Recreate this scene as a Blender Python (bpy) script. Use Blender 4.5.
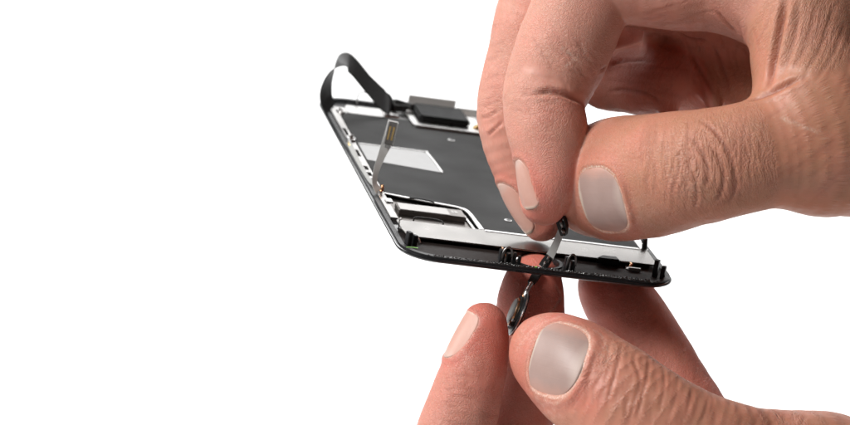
import bpy, bmesh, math, random
import numpy as np
from mathutils import Vector, Matrix
from mathutils.bvhtree import BVHTree
from mathutils.geometry import tessellate_polygon

for o in list(bpy.data.objects):
    bpy.data.objects.remove(o)
scene = bpy.context.scene
COL = scene.collection

# ------------------------------------------------------------------ camera
MM = 0.001
FPX = 3400.0                      # focal length in pixels of an 850 px wide frame
PITCH = math.radians(14.0)
CAM = np.array([0.0, 0.0, 0.322])
cp, sp = math.cos(PITCH), math.sin(PITCH)
AX = np.array([[1, 0, 0], [0, -sp, -cp], [0, cp, -sp]])   # rows: right, down, forward
D0 = 790.0                        # mm from the camera to the near edge of the panel

cam = bpy.data.cameras.new('camera')
cam.sensor_width = 36.0
cam.lens = 36.0 * FPX / 850.0
cam.clip_start = 0.02
cam.clip_end = 50.0
cam.dof.use_dof = True
cam.dof.focus_distance = 0.785
cam.dof.aperture_fstop = 26.0
cam_o = bpy.data.objects.new('camera', cam)
cam_o.location = CAM
cam_o.rotation_euler = (math.pi / 2 - PITCH, 0, 0)
COL.objects.link(cam_o)
scene.camera = cam_o

# ------------------------------------------------------------------ light
world = bpy.data.worlds.new('World')
scene.world = world
world.use_nodes = True
bg = world.node_tree.nodes['Background']
bg.inputs['Color'].default_value = (1.0, 1.0, 1.0, 1)
bg.inputs['Strength'].default_value = 0.045


def area(name, loc, target, size, power, color=(1, 1, 1), size_y=None):
    l = bpy.data.lights.new(name, 'AREA')
    l.energy = power
    l.color = color
    l.shape = 'RECTANGLE'
    l.size = size
    l.size_y = size_y or size
    o = bpy.data.objects.new(name, l)
    o.location = loc
    d = Vector(target) - Vector(loc)
    o.rotation_euler = d.to_track_quat('-Z', 'Y').to_euler()
    COL.objects.link(o)
    return o


area('key_softbox', (-0.62, 0.38, 0.92), (0.03, 0.78, 0.13), 0.40, 16.5, (1.0, 0.985, 0.96))
area('side_softbox', (-0.85, 1.00, 0.60), (0.05, 0.78, 0.12), 0.40, 4.5)  # added fill lamp, rims the hands from the left
area('backdrop_softbox', (0.0, 2.6, 1.25), (0.0, 2.5, -0.25), 2.2, 62, size_y=1.3)  # added lamp, only there to push the backdrop to pure white

scene.view_settings.view_transform = 'Standard'
scene.view_settings.look = 'None'
scene.view_settings.exposure = 0.0
scene.view_settings.gamma = 1.0
scene.view_settings.use_curve_mapping = False
scene.cycles.use_denoising = True
scene.cycles.max_bounces = 8

# ------------------------------------------------------------------ space helpers


def W(c):
    """camera space (mm; right, down, forward) -> world metres"""
    return CAM + (np.asarray(c, dtype=float) * MM) @ AX


def PX(px, py, d):
    """pixel of the 850x425 frame at depth D0+d -> camera space mm"""
    z = D0 + d
    return np.array([(px - 425.0) / FPX * z, (py - 212.5) / FPX * z, z])


def link(name, me, mat=None, parent=None, smooth=True):
    o = bpy.data.objects.new(name, me)
    COL.objects.link(o)
    if mat:
        me.materials.append(mat)
    if parent:
        o.parent = parent
    if smooth:
        me.shade_smooth()
    return o


def tag(o, label, cat=None, group=None, kind=None):
    o['label'] = label
    if cat:
        o['category'] = cat
    if group:
        o['group'] = group
    if kind:
        o['kind'] = kind
    return o

# ------------------------------------------------------------------ materials


class NT:
    def __init__(self, name):
        self.m = bpy.data.materials.new(name)
        self.m.use_nodes = True
        self.t = self.m.node_tree
        self.b = self.t.nodes['Principled BSDF']

    def n(self, kind, **kw):
        nd = self.t.nodes.new(kind)
        for k, v in kw.items():
            if k.startswith('i_'):
                nd.inputs[k[2:].replace('_', ' ')].default_value = v
            else:
                setattr(nd, k, v)
        return nd

    def l(self, a, b):
        self.t.links.new(a, b)

    def math(self, op, a, b=None, c=None):
        nd = self.t.nodes.new('ShaderNodeMath')
        nd.operation = op
        for i, x in enumerate((a, b, c)):
            if x is None:
                continue
            if isinstance(x, (int, float)):
                nd.inputs[i].default_value = x
            else:
                self.l(x, nd.inputs[i])
        return nd.outputs[0]

    def mix(self, fac, a, b):
        nd = self.t.nodes.new('ShaderNodeMix')
        nd.data_type = 'RGBA'
        for i, x in ((0, fac), (6, a), (7, b)):
            if isinstance(x, (int, float)):
                nd.inputs[i].default_value = x
            elif isinstance(x, tuple):
                nd.inputs[i].default_value = (*x, 1)
            else:
                self.l(x, nd.inputs[i])
        return nd.outputs[2]


def plain(name, col, rough=0.5, metal=0.0, noise=0.15, scale=400.0, bump=0.0, bscale=3000.0, spec=None, rvar=0.1):
    t = NT(name)
    tc = t.n('ShaderNodeTexCoord')
    nz = t.n('ShaderNodeTexNoise', i_Scale=scale, i_Detail=4.0)
    t.l(tc.outputs['Object'], nz.inputs['Vector'])
    lo = tuple(c * (1 - noise) for c in col)
    hi = tuple(min(1, c * (1 + noise)) for c in col)
    t.l(t.mix(nz.outputs[0], lo, hi), t.b.inputs['Base Color'])
    t.b.inputs['Metallic'].default_value = metal
    r = t.math('MULTIPLY_ADD', nz.outputs[0], rvar * 2, rough - rvar)
    t.l(r, t.b.inputs['Roughness'])
    if spec is not None:
        t.b.inputs['Specular IOR Level'].default_value = spec
    if bump:
        n2 = t.n('ShaderNodeTexNoise', i_Scale=bscale, i_Detail=3.0)
        t.l(tc.outputs['Object'], n2.inputs['Vector'])
        bp = t.n('ShaderNodeBump', i_Strength=bump, i_Distance=0.0002)
        t.l(n2.outputs[0], bp.inputs['Height'])
        t.l(bp.outputs[0], t.b.inputs['Normal'])
    return t.m


M = {}
M['backdrop'] = plain('backdrop_white', (0.9, 0.9, 0.9), 0.7, noise=0.01, scale=20)
M['glass'] = plain('black_glass', (0.012, 0.012, 0.013), 0.18, noise=0.2, rvar=0.08)
M['frame'] = plain('black_frame_plastic', (0.014, 0.014, 0.015), 0.42, noise=0.3, spec=0.3, bump=0.3, scale=900)
M['plate'] = plain('dark_grey_shield', (0.010, 0.0095, 0.009), 0.55, noise=0.12, scale=70, rvar=0.14, bump=0.12, bscale=6000, spec=0.08)
M['steel'] = plain('brushed_steel', (0.66, 0.65, 0.64), 0.30, metal=1.0, noise=0.08, scale=200, rvar=0.06)
M['steel_polished'] = plain('polished_steel', (0.37, 0.355, 0.34), 0.26, metal=1.0, noise=0.06, scale=120, rvar=0.05)
M['label'] = plain('silver_label', (0.30, 0.30, 0.30), 0.45, metal=0.35, noise=0.04, scale=300)
M['bar'] = plain('dark_bronze_bar', (0.16, 0.145, 0.135), 0.33, metal=0.9, noise=0.15, scale=300)
M['black'] = plain('black_component', (0.009, 0.009, 0.009), 0.42, noise=0.3, spec=0.25)
M['gasket'] = plain('dark_gasket', (0.018, 0.014, 0.013), 0.62, noise=0.4, scale=700, spec=0.12, bump=0.3)  # for the added dark sheet over the glass in the recess
M['speaker'] = plain('speaker_black', (0.006, 0.006, 0.006), 0.6, noise=0.3, spec=0.1)
M['steel_dark'] = plain('dark_spring_steel', (0.20, 0.195, 0.19), 0.3, metal=1.0, noise=0.2, scale=900)
M['steel_mid'] = plain('rail_steel', (0.40, 0.39, 0.38), 0.34, metal=1.0, noise=0.3, scale=350)
M['steel_satin'] = plain('satin_steel', (0.30, 0.29, 0.28), 0.4, metal=1.0, noise=0.1, scale=300)
M['ribbon'] = plain('black_flex_ribbon', (0.016, 0.015, 0.015), 0.5, noise=0.15, scale=300, bump=0.1, spec=0.3)
M['flex'] = plain('grey_flex', (0.40, 0.40, 0.39), 0.36, metal=0.0, noise=0.12, scale=500)
M['gold'] = plain('gold_contact', (0.80, 0.56, 0.25), 0.25, metal=1.0, noise=0.1)
M['copper'] = plain('copper_contact', (0.55, 0.30, 0.16), 0.3, metal=1.0, noise=0.1)
M['green'] = plain('green_lacquer', (0.25, 0.62, 0.12), 0.4, noise=0.1)
M['residue'] = plain('adhesive_residue', (0.02, 0.02, 0.02), 0.22, noise=0.5, scale=2500, rvar=0.12)


def skin_material():
    t = NT('skin')
    tc = t.n('ShaderNodeTexCoord')
    ob = tc.outputs['Object']
    red = t.n('ShaderNodeAttribute', attribute_name='red').outputs['Fac']
    cre = t.n('ShaderNodeAttribute', attribute_name='crease').outputs['Fac']
    dry = t.n('ShaderNodeAttribute', attribute_name='dry').outputs['Fac']
    fuv = t.n('ShaderNodeAttribute', attribute_name='fuv').outputs['Vector']
    n1 = t.n('ShaderNodeTexNoise', i_Scale=140.0, i_Detail=5.0, i_Roughness=0.6)
    t.l(ob, n1.inputs['Vector'])
    n2 = t.n('ShaderNodeTexNoise', i_Scale=900.0, i_Detail=3.0)
    t.l(ob, n2.inputs['Vector'])
    base = t.mix(n1.outputs[0], (0.49, 0.24, 0.18), (0.65, 0.365, 0.29))
    tan = t.n('ShaderNodeAttribute', attribute_name='tan').outputs['Fac']
    base = t.mix(tan, base, t.mix(n1.outputs[0], (0.375, 0.165, 0.095), (0.50, 0.25, 0.16)))  # browner thumb and hand back: tanned skin, plus thumb shade put into the colour
    rr = t.math('MULTIPLY_ADD', n1.outputs[0], 0.9, -0.45)
    rf = t.n('ShaderNodeClamp')
    t.l(t.math('ADD', red, rr), rf.inputs[0])
    base = t.mix(rf.outputs[0], base, (0.57, 0.165, 0.125))
    base = t.mix(t.math('MULTIPLY', n2.outputs[0], 0.18), base, (0.40, 0.17, 0.11))
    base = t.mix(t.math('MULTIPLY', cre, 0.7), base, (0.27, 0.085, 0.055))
    n3 = t.n('ShaderNodeTexNoise', i_Scale=2600.0, i_Detail=3.0, i_Roughness=0.65)
    t.l(ob, n3.inputs['Vector'])
    fl = t.n('ShaderNodeMapRange', i_From_Min=0.42, i_From_Max=0.66)
    t.l(n3.outputs[0], fl.inputs[0])
    base = t.mix(t.math('MULTIPLY', dry, t.math('MULTIPLY_ADD', fl.outputs[0], 0.7, 0.2)), base, (0.78, 0.66, 0.56))
    t.b.inputs['Subsurface Weight'].default_value = 0.38
    t.b.inputs['Subsurface Radius'].default_value = (1.0, 0.35, 0.2)
    t.b.inputs['Subsurface Scale'].default_value = 0.0015
    t.b.inputs['Specular IOR Level'].default_value = 0.4
    t.l(t.math('MULTIPLY_ADD', n2.outputs[0], 0.25, 0.36), t.b.inputs['Roughness'])
    # fine skin lines: elongated cells across the finger, plus pores
    sc1 = t.n('ShaderNodeVectorMath', operation='MULTIPLY')
    sc1.inputs[1].default_value = (0.95, 0.72, 0.0)
    t.l(fuv, sc1.inputs[0])
    wob = t.n('ShaderNodeTexNoise', i_Scale=0.7, i_Detail=3.0)
    t.l(fuv, wob.inputs['Vector'])
    ad = t.n('ShaderNodeVectorMath', operation='ADD')
    w15 = t.n('ShaderNodeVectorMath', operation='SCALE')
    w15.inputs['Scale'].default_value = 2.2
    t.l(wob.outputs['Color'], w15.inputs[0])
    t.l(sc1.outputs[0], ad.inputs[0])
    t.l(w15.outputs[0], ad.inputs[1])
    vo = t.n('ShaderNodeTexVoronoi', feature='DISTANCE_TO_EDGE', i_Scale=1.0)
    t.l(ad.outputs[0], vo.inputs['Vector'])
    vs = t.math('MINIMUM', vo.outputs['Distance'], 0.16)
    sc2 = t.n('ShaderNodeVectorMath', operation='MULTIPLY')
    sc2.inputs[1].default_value = (3.0, 1.9, 0.0)
    t.l(fuv, sc2.inputs[0])
    ad2 = t.n('ShaderNodeVectorMath', operation='ADD')
    t.l(sc2.outputs[0], ad2.inputs[0])
    t.l(w15.outputs[0], ad2.inputs[1])
    v2 = t.n('ShaderNodeTexVoronoi', feature='DISTANCE_TO_EDGE', i_Scale=1.0)
    t.l(ad2.outputs[0], v2.inputs['Vector'])
    v2s = t.math('MINIMUM', v2.outputs['Distance'], 0.2)
    h = t.math('ADD', t.math('MULTIPLY', vs, 1.2), t.math('MULTIPLY', v2s, 0.75))
    # transverse wrinkles over the joints
    seam = t.n('ShaderNodeAttribute', attribute_name='seam').outputs['Fac']
    free = t.math('SUBTRACT', 1.0, seam)
    kn = t.math('MULTIPLY', t.n('ShaderNodeAttribute', attribute_name='knuckle').outputs['Fac'], free)
    sc3 = t.n('ShaderNodeVectorMath', operation='MULTIPLY')
    sc3.inputs[1].default_value = (1.15, 0.16, 0.0)
    t.l(fuv, sc3.inputs[0])
    wr = t.n('ShaderNodeTexNoise', i_Scale=1.0, i_Detail=3.0, i_Distortion=0.6)
    t.l(sc3.outputs[0], wr.inputs['Vector'])
    rid = t.math('ABSOLUTE', t.math('SUBTRACT', wr.outputs[0], 0.5))
    rid = t.math('MINIMUM', rid, 0.10)
    h = t.math('ADD', h, t.math('MULTIPLY', t.math('MULTIPLY', rid, 8.5), kn))
    ln = t.n('ShaderNodeMapRange', i_From_Min=0.035, i_From_Max=0.0)
    t.l(rid, ln.inputs[0])
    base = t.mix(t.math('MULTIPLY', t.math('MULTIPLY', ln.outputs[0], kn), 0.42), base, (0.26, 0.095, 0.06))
    cl = t.n('ShaderNodeMapRange', i_From_Min=0.09, i_From_Max=0.0)
    t.l(vo.outputs['Distance'], cl.inputs[0])
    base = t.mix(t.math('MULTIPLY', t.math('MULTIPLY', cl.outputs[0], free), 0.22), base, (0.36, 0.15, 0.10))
    pale = t.n('ShaderNodeMapRange', i_From_Min=0.22, i_From_Max=0.5)
    t.l(v2.outputs['Distance'], pale.inputs[0])
    base = t.mix(t.math('MULTIPLY', t.math('MULTIPLY', pale.outputs[0], free), 0.22), base, (0.74, 0.55, 0.46))
    t.l(base, t.b.inputs['Base Color'])
    # papillary ridges on the pads
    pad = t.n('ShaderNodeAttribute', attribute_name='pad').outputs['Fac']
    sf = t.n('ShaderNodeSeparateXYZ')
    t.l(fuv, sf.inputs[0])
    curve = t.math('MULTIPLY', t.math('MULTIPLY', sf.outputs[1], sf.outputs[1]), 0.25)
    ph = t.math('ADD', t.math('MULTIPLY', t.math('ADD', sf.outputs[0], curve), 11.5), t.math('MULTIPLY', wob.outputs[0], 9.0))
    h = t.math('ADD', h, t.math('MULTIPLY', t.math('SINE', ph), t.math('MULTIPLY', pad, 0.10)))
    seam = t.n('ShaderNodeAttribute', attribute_name='seam').outputs['Fac']
    h = t.math('MULTIPLY', h, t.math('SUBTRACT', 1.0, seam))
    bp = t.n('ShaderNodeBump', i_Strength=0.9, i_Distance=0.00029)
    t.l(h, bp.inputs['Height'])
    t.l(bp.outputs[0], t.b.inputs['Normal'])
    return t.m


M['skin'] = skin_material()


def nail_material(name, lo, hi):
    t = NT(name)
    tc = t.n('ShaderNodeTexCoord')
    na = t.n('ShaderNodeAttribute', attribute_name='nail').outputs['Vector']
    sx = t.n('ShaderNodeSeparateXYZ')
    t.l(na, sx.inputs[0])
    nz = t.n('ShaderNodeTexNoise', i_Scale=260.0, i_Detail=3.0)
    t.l(tc.outputs['Object'], nz.inputs['Vector'])
    base = t.mix(nz.outputs[0], lo, hi)
    # pale half moon by the cuticle, pink towards the side folds, yellowish free edge
    bb = t.math('ABSOLUTE', sx.outputs[1])
    moon = t.n('ShaderNodeMapRange', i_From_Min=0.5, i_From_Max=0.8)
    t.l(t.math('SUBTRACT', sx.outputs[0], t.math('MULTIPLY', t.math('MULTIPLY', bb, bb), 0.5)), moon.inputs[0])
    base = t.mix(t.math('MULTIPLY', moon.outputs[0], 0.5), base, (0.54, 0.43, 0.38))
    side = t.n('ShaderNodeMapRange', i_From_Min=0.62, i_From_Max=1.0)
    t.l(t.math('ADD', bb, t.math('MULTIPLY_ADD', nz.outputs[0], 0.3, -0.15)), side.inputs[0])
    base = t.mix(t.math('MULTIPLY', side.outputs[0], 0.75), base, (0.50, 0.255, 0.195))
    edge = t.n('ShaderNodeMapRange', i_From_Min=-0.84, i_From_Max=-0.93)
    t.l(t.math('ADD', sx.outputs[0], t.math('MULTIPLY_ADD', nz.outputs[0], 0.16, -0.08)), edge.inputs[0])
    base = t.mix(t.math('MULTIPLY', edge.outputs[0], 0.7), base, (0.60, 0.51, 0.42))
    t.l(base, t.b.inputs['Base Color'])
    t.b.inputs['Roughness'].default_value = 0.42
    t.b.inputs['Specular IOR Level'].default_value = 0.35
    t.b.inputs['Subsurface Weight'].default_value = 0.15
    t.b.inputs['Subsurface Radius'].default_value = (1, 0.5, 0.35)
    t.b.inputs['Subsurface Scale'].default_value = 0.0008
    wv = t.n('ShaderNodeTexNoise', i_Scale=1.0, i_Detail=2.0)
    sc = t.n('ShaderNodeVectorMath', operation='MULTIPLY')
    sc.inputs[1].default_value = (0.6, 26.0, 0.0)
    t.l(na, sc.inputs[0])
    t.l(sc.outputs[0], wv.inputs['Vector'])
    bp = t.n('ShaderNodeBump', i_Strength=0.25, i_Distance=0.0001)
    t.l(wv.outputs[0], bp.inputs['Height'])
    t.l(bp.outputs[0], t.b.inputs['Normal'])
    return t.m


M['nail'] = nail_material('thumbnail_grey', (0.30, 0.205, 0.18), (0.39, 0.275, 0.245))  # darker copy of the nail colour, with the thumb's shade painted in
M['nail_pink'] = nail_material('fingernail_pink', (0.50, 0.275, 0.22), (0.58, 0.345, 0.285))

# ------------------------------------------------------------------ backdrop: white table sweeping up into a wall


def backdrop():
    T = -0.25
    prof = [(-0.6, T), (3.7, T)]
    for k in range(1, 13):
        a = k / 12 * math.pi / 2
        prof.append((3.7 + 0.5 * math.sin(a), T + 0.5 - 0.5 * math.cos(a)))
    prof.append((4.2, 2.2))
    bm = bmesh.new()
    rows = [[bm.verts.new((x, y, z)) for x in (-1.8, 1.8)] for y, z in prof]
    for a, b in zip(rows[:-1], rows[1:]):
        bm.faces.new((a[0], a[1], b[1], b[0]))
    me = bpy.data.meshes.new('backdrop')
    bm.to_mesh(me)
    bm.free()
    o = link('table_backdrop', me, M['backdrop'])
    o['kind'] = 'structure'
    o['label'] = 'plain white seamless table and backdrop'


backdrop()

# ------------------------------------------------------------------ display assembly
PR = np.array([[0.96857415, -0.17647259, 0.1752756],
               [0.11699826, -0.29860558, -0.94717797],
               [0.21948923, 0.93791904, -0.26857466]])
PT = np.array([-5.36701004, 10.8500664, 780.87363734])
PW, PL = 67.0, 138.0


def phone_cam(u, v, w):
    return PT + PR @ np.array([u, v, w], dtype=float)


def phone_px(u, v, w):
    c = phone_cam(u, v, w)
    return 425 + FPX * c[0] / c[2], 212.5 + FPX * c[1] / c[2]


panel = bpy.data.objects.new('display_assembly', None)
COL.objects.link(panel)
axes = PR.T @ AX                # rows: u, v, w in world
mw = Matrix.Identity(4)
org = W(PT)
for i in range(3):
    for j in range(3):
        mw[j][i] = axes[i][j]
    mw[i][3] = org[i]
panel.matrix_world = mw
tag(panel, 'black phone display panel lying face down, dark grey metal back plate upward', 'phone screen')


def rrect(u0, v0, u1, v1, r, n=8):
    pts = []
    for cx, cy, a0 in ((u1 - r, v1 - r, 0), (u0 + r, v1 - r, 90), (u0 + r, v0 + r, 180), (u1 - r, v0 + r, 270)):
        for k in range(n + 1):
            a = math.radians(a0 + 90 * k / n)
            pts.append((cx + r * math.cos(a), cy + r * math.sin(a)))
    return pts


def circle(u, v, r, n=32):
    return [(u + r * math.cos(2 * math.pi * k / n), v + r * math.sin(2 * math.pi * k / n)) for k in range(n)]


def loft(name, layers, mat, parent, holes=(), bevel=0.0, smooth=False):
    """stack of equal-length outlines [(pts, w)], capped; holes go straight through"""
    verts, faces = [], []
    nn = len(layers[0][0])
    for pts, w in layers:
        verts += [(p[0] * MM, p[1] * MM, w * MM) for p in pts]
    for a in range(len(layers) - 1):
        for k in range(nn):
            k2 = (k + 1) % nn
            faces.append((a * nn + k, a * nn + k2, (a + 1) * nn + k2, (a + 1) * nn + k))
    hidx = []
    for h in holes:
        b0 = len(verts)
        w0, w1 = layers[0][1], layers[-1][1]
        verts += [(p[0] * MM, p[1] * MM, w0 * MM) for p in h]
        verts += [(p[0] * MM, p[1] * MM, w1 * MM) for p in h]
        m = len(h)
        for k in range(m):
            k2 = (k + 1) % m
            faces.append((b0 + k2, b0 + k, b0 + m + k, b0 + m + k2))
        hidx.append((list(range(b0, b0 + m)), list(range(b0 + m, b0 + 2 * m))))
    bot = list(range(nn))
    top = list(range((len(layers) - 1) * nn, len(layers) * nn))
    if not holes:
        faces.append(tuple(reversed(bot)))
        faces.append(tuple(top))
    else:
        for ring, hs, flip in ((bot, [h[0] for h in hidx], True), (top, [h[1] for h in hidx], False)):
            idx = ring + [i for h in hs for i in h]
            polys = [[Vector((verts[i][0], verts[i][1], 0)) for i in ring]]
            for h in hs:
                polys.append([Vector((verts[i][0], verts[i][1], 0)) for i in h])
            for tri in tessellate_polygon(polys):
                f = tuple(idx[i] for i in tri)
                faces.append(f)
    me = bpy.data.meshes.new(name)
    me.from_pydata(verts, [], faces)
    bm = bmesh.new()
    bm.from_mesh(me)
    bmesh.ops.recalc_face_normals(bm, faces=bm.faces)
    if bevel:
        es = [e for e in bm.edges if len(e.link_faces) == 2 and e.calc_face_angle(0) > 0.6]
        bmesh.ops.bevel(bm, geom=es, offset=bevel * MM, segments=2, affect='EDGES', clamp_overlap=True)
    bm.to_mesh(me)
    bm.free()
    o = link(name, me, mat, parent, smooth=False)
    if smooth:
        me.shade_smooth()
        me.set_sharp_from_angle(angle=math.radians(35))
    return o


def prism(name, pts, w0, w1, mat, parent=None, holes=(), bevel=0.12):
    return loft(name, [(pts, w0), (pts, w1)], mat, parent or panel, holes, bevel if not holes else 0, True)


def box(name, u0, v0, w0, u1, v1, w1, mat, parent=None, bevel=0.12):
    return prism(name, [(u0, v0), (u1, v0), (u1, v1), (u0, v1)], w0, w1, mat, parent, bevel=bevel)


def spline(P, per=8):
    P = [np.array(p, dtype=float) for p in P]
    Q = [2 * P[0] - P[1]] + P + [2 * P[-1] - P[-2]]
    out = []
    for i in range(1, len(Q) - 2):
        a, b, c, d = Q[i - 1], Q[i], Q[i + 1], Q[i + 2]
        for k in range(per):
            t = k / per
            out.append(0.5 * (2 * b + (c - a) * t + (2 * a - 5 * b + 4 * c - d) * t * t + (3 * b - a - 3 * c + d) * t ** 3))
    out.append(P[-1])
    return np.array(out)


def tube(name, path, r, mat, parent=None, per=6, n=8, scale=MM):
    pts = spline(path, per) if per else np.array(path, dtype=float)
    rs = np.full(len(pts), r) if np.isscalar(r) else np.interp(np.linspace(0, 1, len(pts)), np.linspace(0, 1, len(r)), r)
    verts, faces = [], []
    up = np.array([0.3, 0.2, 1.0])
    for i, p in enumerate(pts):
        t = pts[min(i + 1, len(pts) - 1)] - pts[max(i - 1, 0)]
        t /= np.linalg.norm(t) + 1e-9
        a = np.cross(t, up)
        if np.linalg.norm(a) < 0.1:
            a = np.cross(t, np.array([1.0, 0, 0]))
        a /= np.linalg.norm(a)
        b = np.cross(t, a)
        up = b if i == 0 else up
        for k in range(n):
            an = 2 * math.pi * k / n
            verts.append(tuple((p + rs[i] * (math.cos(an) * a + math.sin(an) * b)) * scale))
    for i in range(len(pts) - 1):
        for k in range(n):
            k2 = (k + 1) % n
            faces.append((i * n + k, i * n + k2, (i + 1) * n + k2, (i + 1) * n + k))
    faces.append(tuple(reversed(range(n))))
    faces.append(tuple(range((len(pts) - 1) * n, len(pts) * n)))
    me = bpy.data.meshes.new(name)
    me.from_pydata(verts, [], faces)
    return link(name, me, mat, parent or panel)


def ribbon(name, path, widths, side, thick, mat, parent=None, per=8):
    """flat strip along a path; side = width direction per path point or one vector"""
    pts = spline(path, per)
    n = len(pts)
    ws = np.interp(np.linspace(0, 1, n), np.linspace(0, 1, len(widths)), widths)
    sd = np.array(side, dtype=float)
    if sd.ndim == 1:
        sd = np.repeat(sd[None], 2, 0)
    S = np.stack([np.interp(np.linspace(0, 1, n), np.linspace(0, 1, len(sd)), sd[:, k]) for k in range(3)], 1)
    verts, faces = [], []
    for i in range(n):
        t = pts[min(i + 1, n - 1)] - pts[max(i - 1, 0)]
        t /= np.linalg.norm(t)
        s = S[i] - t * (S[i] @ t)
        s /= np.linalg.norm(s)
        nn = np.cross(t, s)
        for a, b in ((-1, -1), (1, -1), (1, 1), (-1, 1)):
            verts.append(tuple((pts[i] + s * a * ws[i] / 2 + nn * b * thick / 2) * MM))
    for i in range(n - 1):
        for k in range(4):
            k2 = (k + 1) % 4
            faces.append((i * 4 + k, i * 4 + k2, i * 4 + 4 + k2, i * 4 + 4 + k))
    faces.append((3, 2, 1, 0))
    faces.append(tuple(range(4 * n - 4, 4 * n)))
    me = bpy.data.meshes.new(name)
    me.from_pydata(verts, [], faces)
    o = link(name, me, mat, parent or panel)
    me.set_sharp_from_angle(angle=math.radians(50))
    return o


def build_panel():
    rnd = random.Random(5)
    HOLE = circle(33.5, 8.2, 5.7)
    R = 9.0

    def out(i):
        return rrect(i, i, PW - i, PL - i, R - i)
    loft('cover_glass', [(out(1.1), 0.0), (out(.45), .12), (out(.12), .35), (out(0), .62), (out(.08), .9), (out(.25), 1.0)],
         M['glass'], panel, holes=[HOLE], smooth=True)
    # plastic frame standing on the glass, a step inside its edge
    prism('bezel_frame', rrect(.55, .55, PW - .55, PL - .55, R - .55), 1.004, 1.55, M['frame'],
          holes=[rrect(1.7, 1.9, PW - 1.7, PL - 1.9, R - 1.7)])
    prism('recess_gasket', rrect(1.9, 2.1, PW - 1.9, 24, 6.5), 1.006, 1.08, M['gasket'], holes=[circle(33.5, 8.2, 6.6)])  # added matte dark sheet, keeps the glossy floor from mirroring the white backdrop
    prism('button_ring', circle(33.5, 8.2, 6.5), 1.004, 1.35, M['frame'], holes=[circle(33.5, 8.2, 5.75)])
    # steel side rails with their slots
    slots = [[(1.95, v), (3.0, v), (3.0, v + 3.6), (1.95, v + 3.6)] for v in (50, 55.4, 60.8, 66.2)]
    slots += [[(2.0, 96), (2.9, 96), (2.9, 104), (2.0, 104)], [(2.0, 78), (2.9, 78), (2.9, 84), (2.0, 84)]]
    prism('side_rail', [(1.72, 27), (3.5, 27), (3.5, 117), (6.5, 121), (6.5, 125), (2.4, 125), (1.72, 121)], 1.02, 2.05, M['steel_mid'], holes=slots)
    prism('side_rail', [(65.3, 25), (65.3, 121), (61, 125), (61, 121.5), (63.4, 117), (63.4, 25)], 1.02, 2.05, M['steel'])
    prism('top_rail', rrect(6.6, 120.8, 60.9, 128.8, 1.2, 3), 1.02, 1.9, M['steel'],
          holes=[rrect(24, 123, 42, 127.5, .8, 3)])
    # dark shield plate
    pl = prism('back_plate', [(3.62, 46.5), (15.5, 43.6), (20.6, 42.4), (22.6, 41.2), (23.2, 39.4), (23.9, 25.6), (24.6, 25.0),
                         (62.4, 25.0), (63.2, 26), (63.2, 116), (61, 120), (6, 120), (3.62, 116)], 1.03, 2.2, M['plate'], bevel=0.1)
    # bright cut edge along the pocket
    ribbon('plate_edge', [(3.4, 46.3, 2.2), (9, 44.8, 2.2), (16, 43.0, 2.2), (21.2, 41.6, 2.2), (22.9, 38.8, 2.2), (23.4, 31, 2.2), (23.6, 24.9, 2.2)],
           [.9, 1.0, 1.1, 1.0, 1.2], [(0.15, 1, 0), (.2, 1, 0), (.6, .8, 0), (1, .1, 0), (1, 0, 0)], 0.25, M['steel'])
    ribbon('plate_edge', [(20.9, 39.8, 1.6), (21.6, 37.5, 1.6), (21.9, 32, 1.6), (22.2, 25.2, 1.6)], [.5, .6], (1, 0, 0), 0.3, M['steel'])
    # pocket with its dark bar
    prism('pocket_floor', [(3.6, 26), (23.3, 25.4), (22.7, 41), (3.6, 46)], 1.085, 1.25, M['bar'])
    b = box('connector_bar', 4.6, 32.0, 1.26, 21.2, 38.0, 2.7, M['bar'], bevel=.2)
    box('bar_plate', 4.9, 32.4, 2.705, 17.2, 37.6, 2.78, M['steel_satin'], b, bevel=.03)
    for x in (18.0, 18.9):
        box('etched_mark', x, 34.5, 2.69, x + .6, 36.5, 2.75, M['steel_satin'], b, bevel=0)
    tube('bracket_lip', [(7.5, 27.8, 1.6), (8.0, 28.6, 2.1), (11, 29, 2.2), (14.3, 28.4, 2.1), (14.8, 27.6, 1.6)], .22, M['black'])
    tube('bracket_lip', [(9, 44.0, 2.4), (11, 43.4, 2.7), (14.5, 42.4, 2.7), (15, 41.6, 2.3)], .2, M['black'])
    box('rail_pad', 2.6, 38.5, 2.06, 4.3, 41.5, 2.5, M['steel'])
    # bright front strip over a black recess
    st = prism('front_strip', [(2.6, 17.2), (3.3, 13.6), (4.5, 12.3), (63.6, 12.3), (64.4, 13.2), (64.6, 24.6), (2.6, 24.6)], 2.0, 2.34, M['steel_polished'], bevel=.1)
    box('strip_fold', 24.2, 23.4, 2.345, 62.5, 24.5, 2.47, M['steel'], st, bevel=.04)
    box('recess_wall', 3.6, 15.0, 1.03, 63.2, 16.2, 1.99, M['black'])
    for k, u in enumerate((9.5, 14.5, 19.6, 47.5, 54)):
        box('recess_rib', u, 13.6, 1.03, u + .35, 14.99, 1.9, M['frame'], bevel=.05)
    # small spring clips and hooks along the rim
    def clip(u, v, rot, s=1.0, hook=True, tall=1.0):
        c, sn = math.cos(rot), math.sin(rot)

        def T(a, bb, w):
            return (u + (a * c - bb * sn) * s, v + (a * sn + bb * c) * s, 1.02 + w * s)
        q = prism('retaining_clip', [T(-1.0, -.5, 0)[:2], T(-.25, -.5, 0)[:2], T(-.25, .6, 0)[:2], T(-1.0, .6, 0)[:2]], 1.02, 1.02 + 2.0 * s * tall, M['frame'], bevel=.12)
        prism('clip_post', [T(.25, -.4, 0)[:2], T(.95, -.4, 0)[:2], T(.95, .5, 0)[:2], T(.25, .5, 0)[:2]], 1.021, 1.02 + 1.5 * s * tall, M['frame'], q, bevel=.12)
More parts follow.
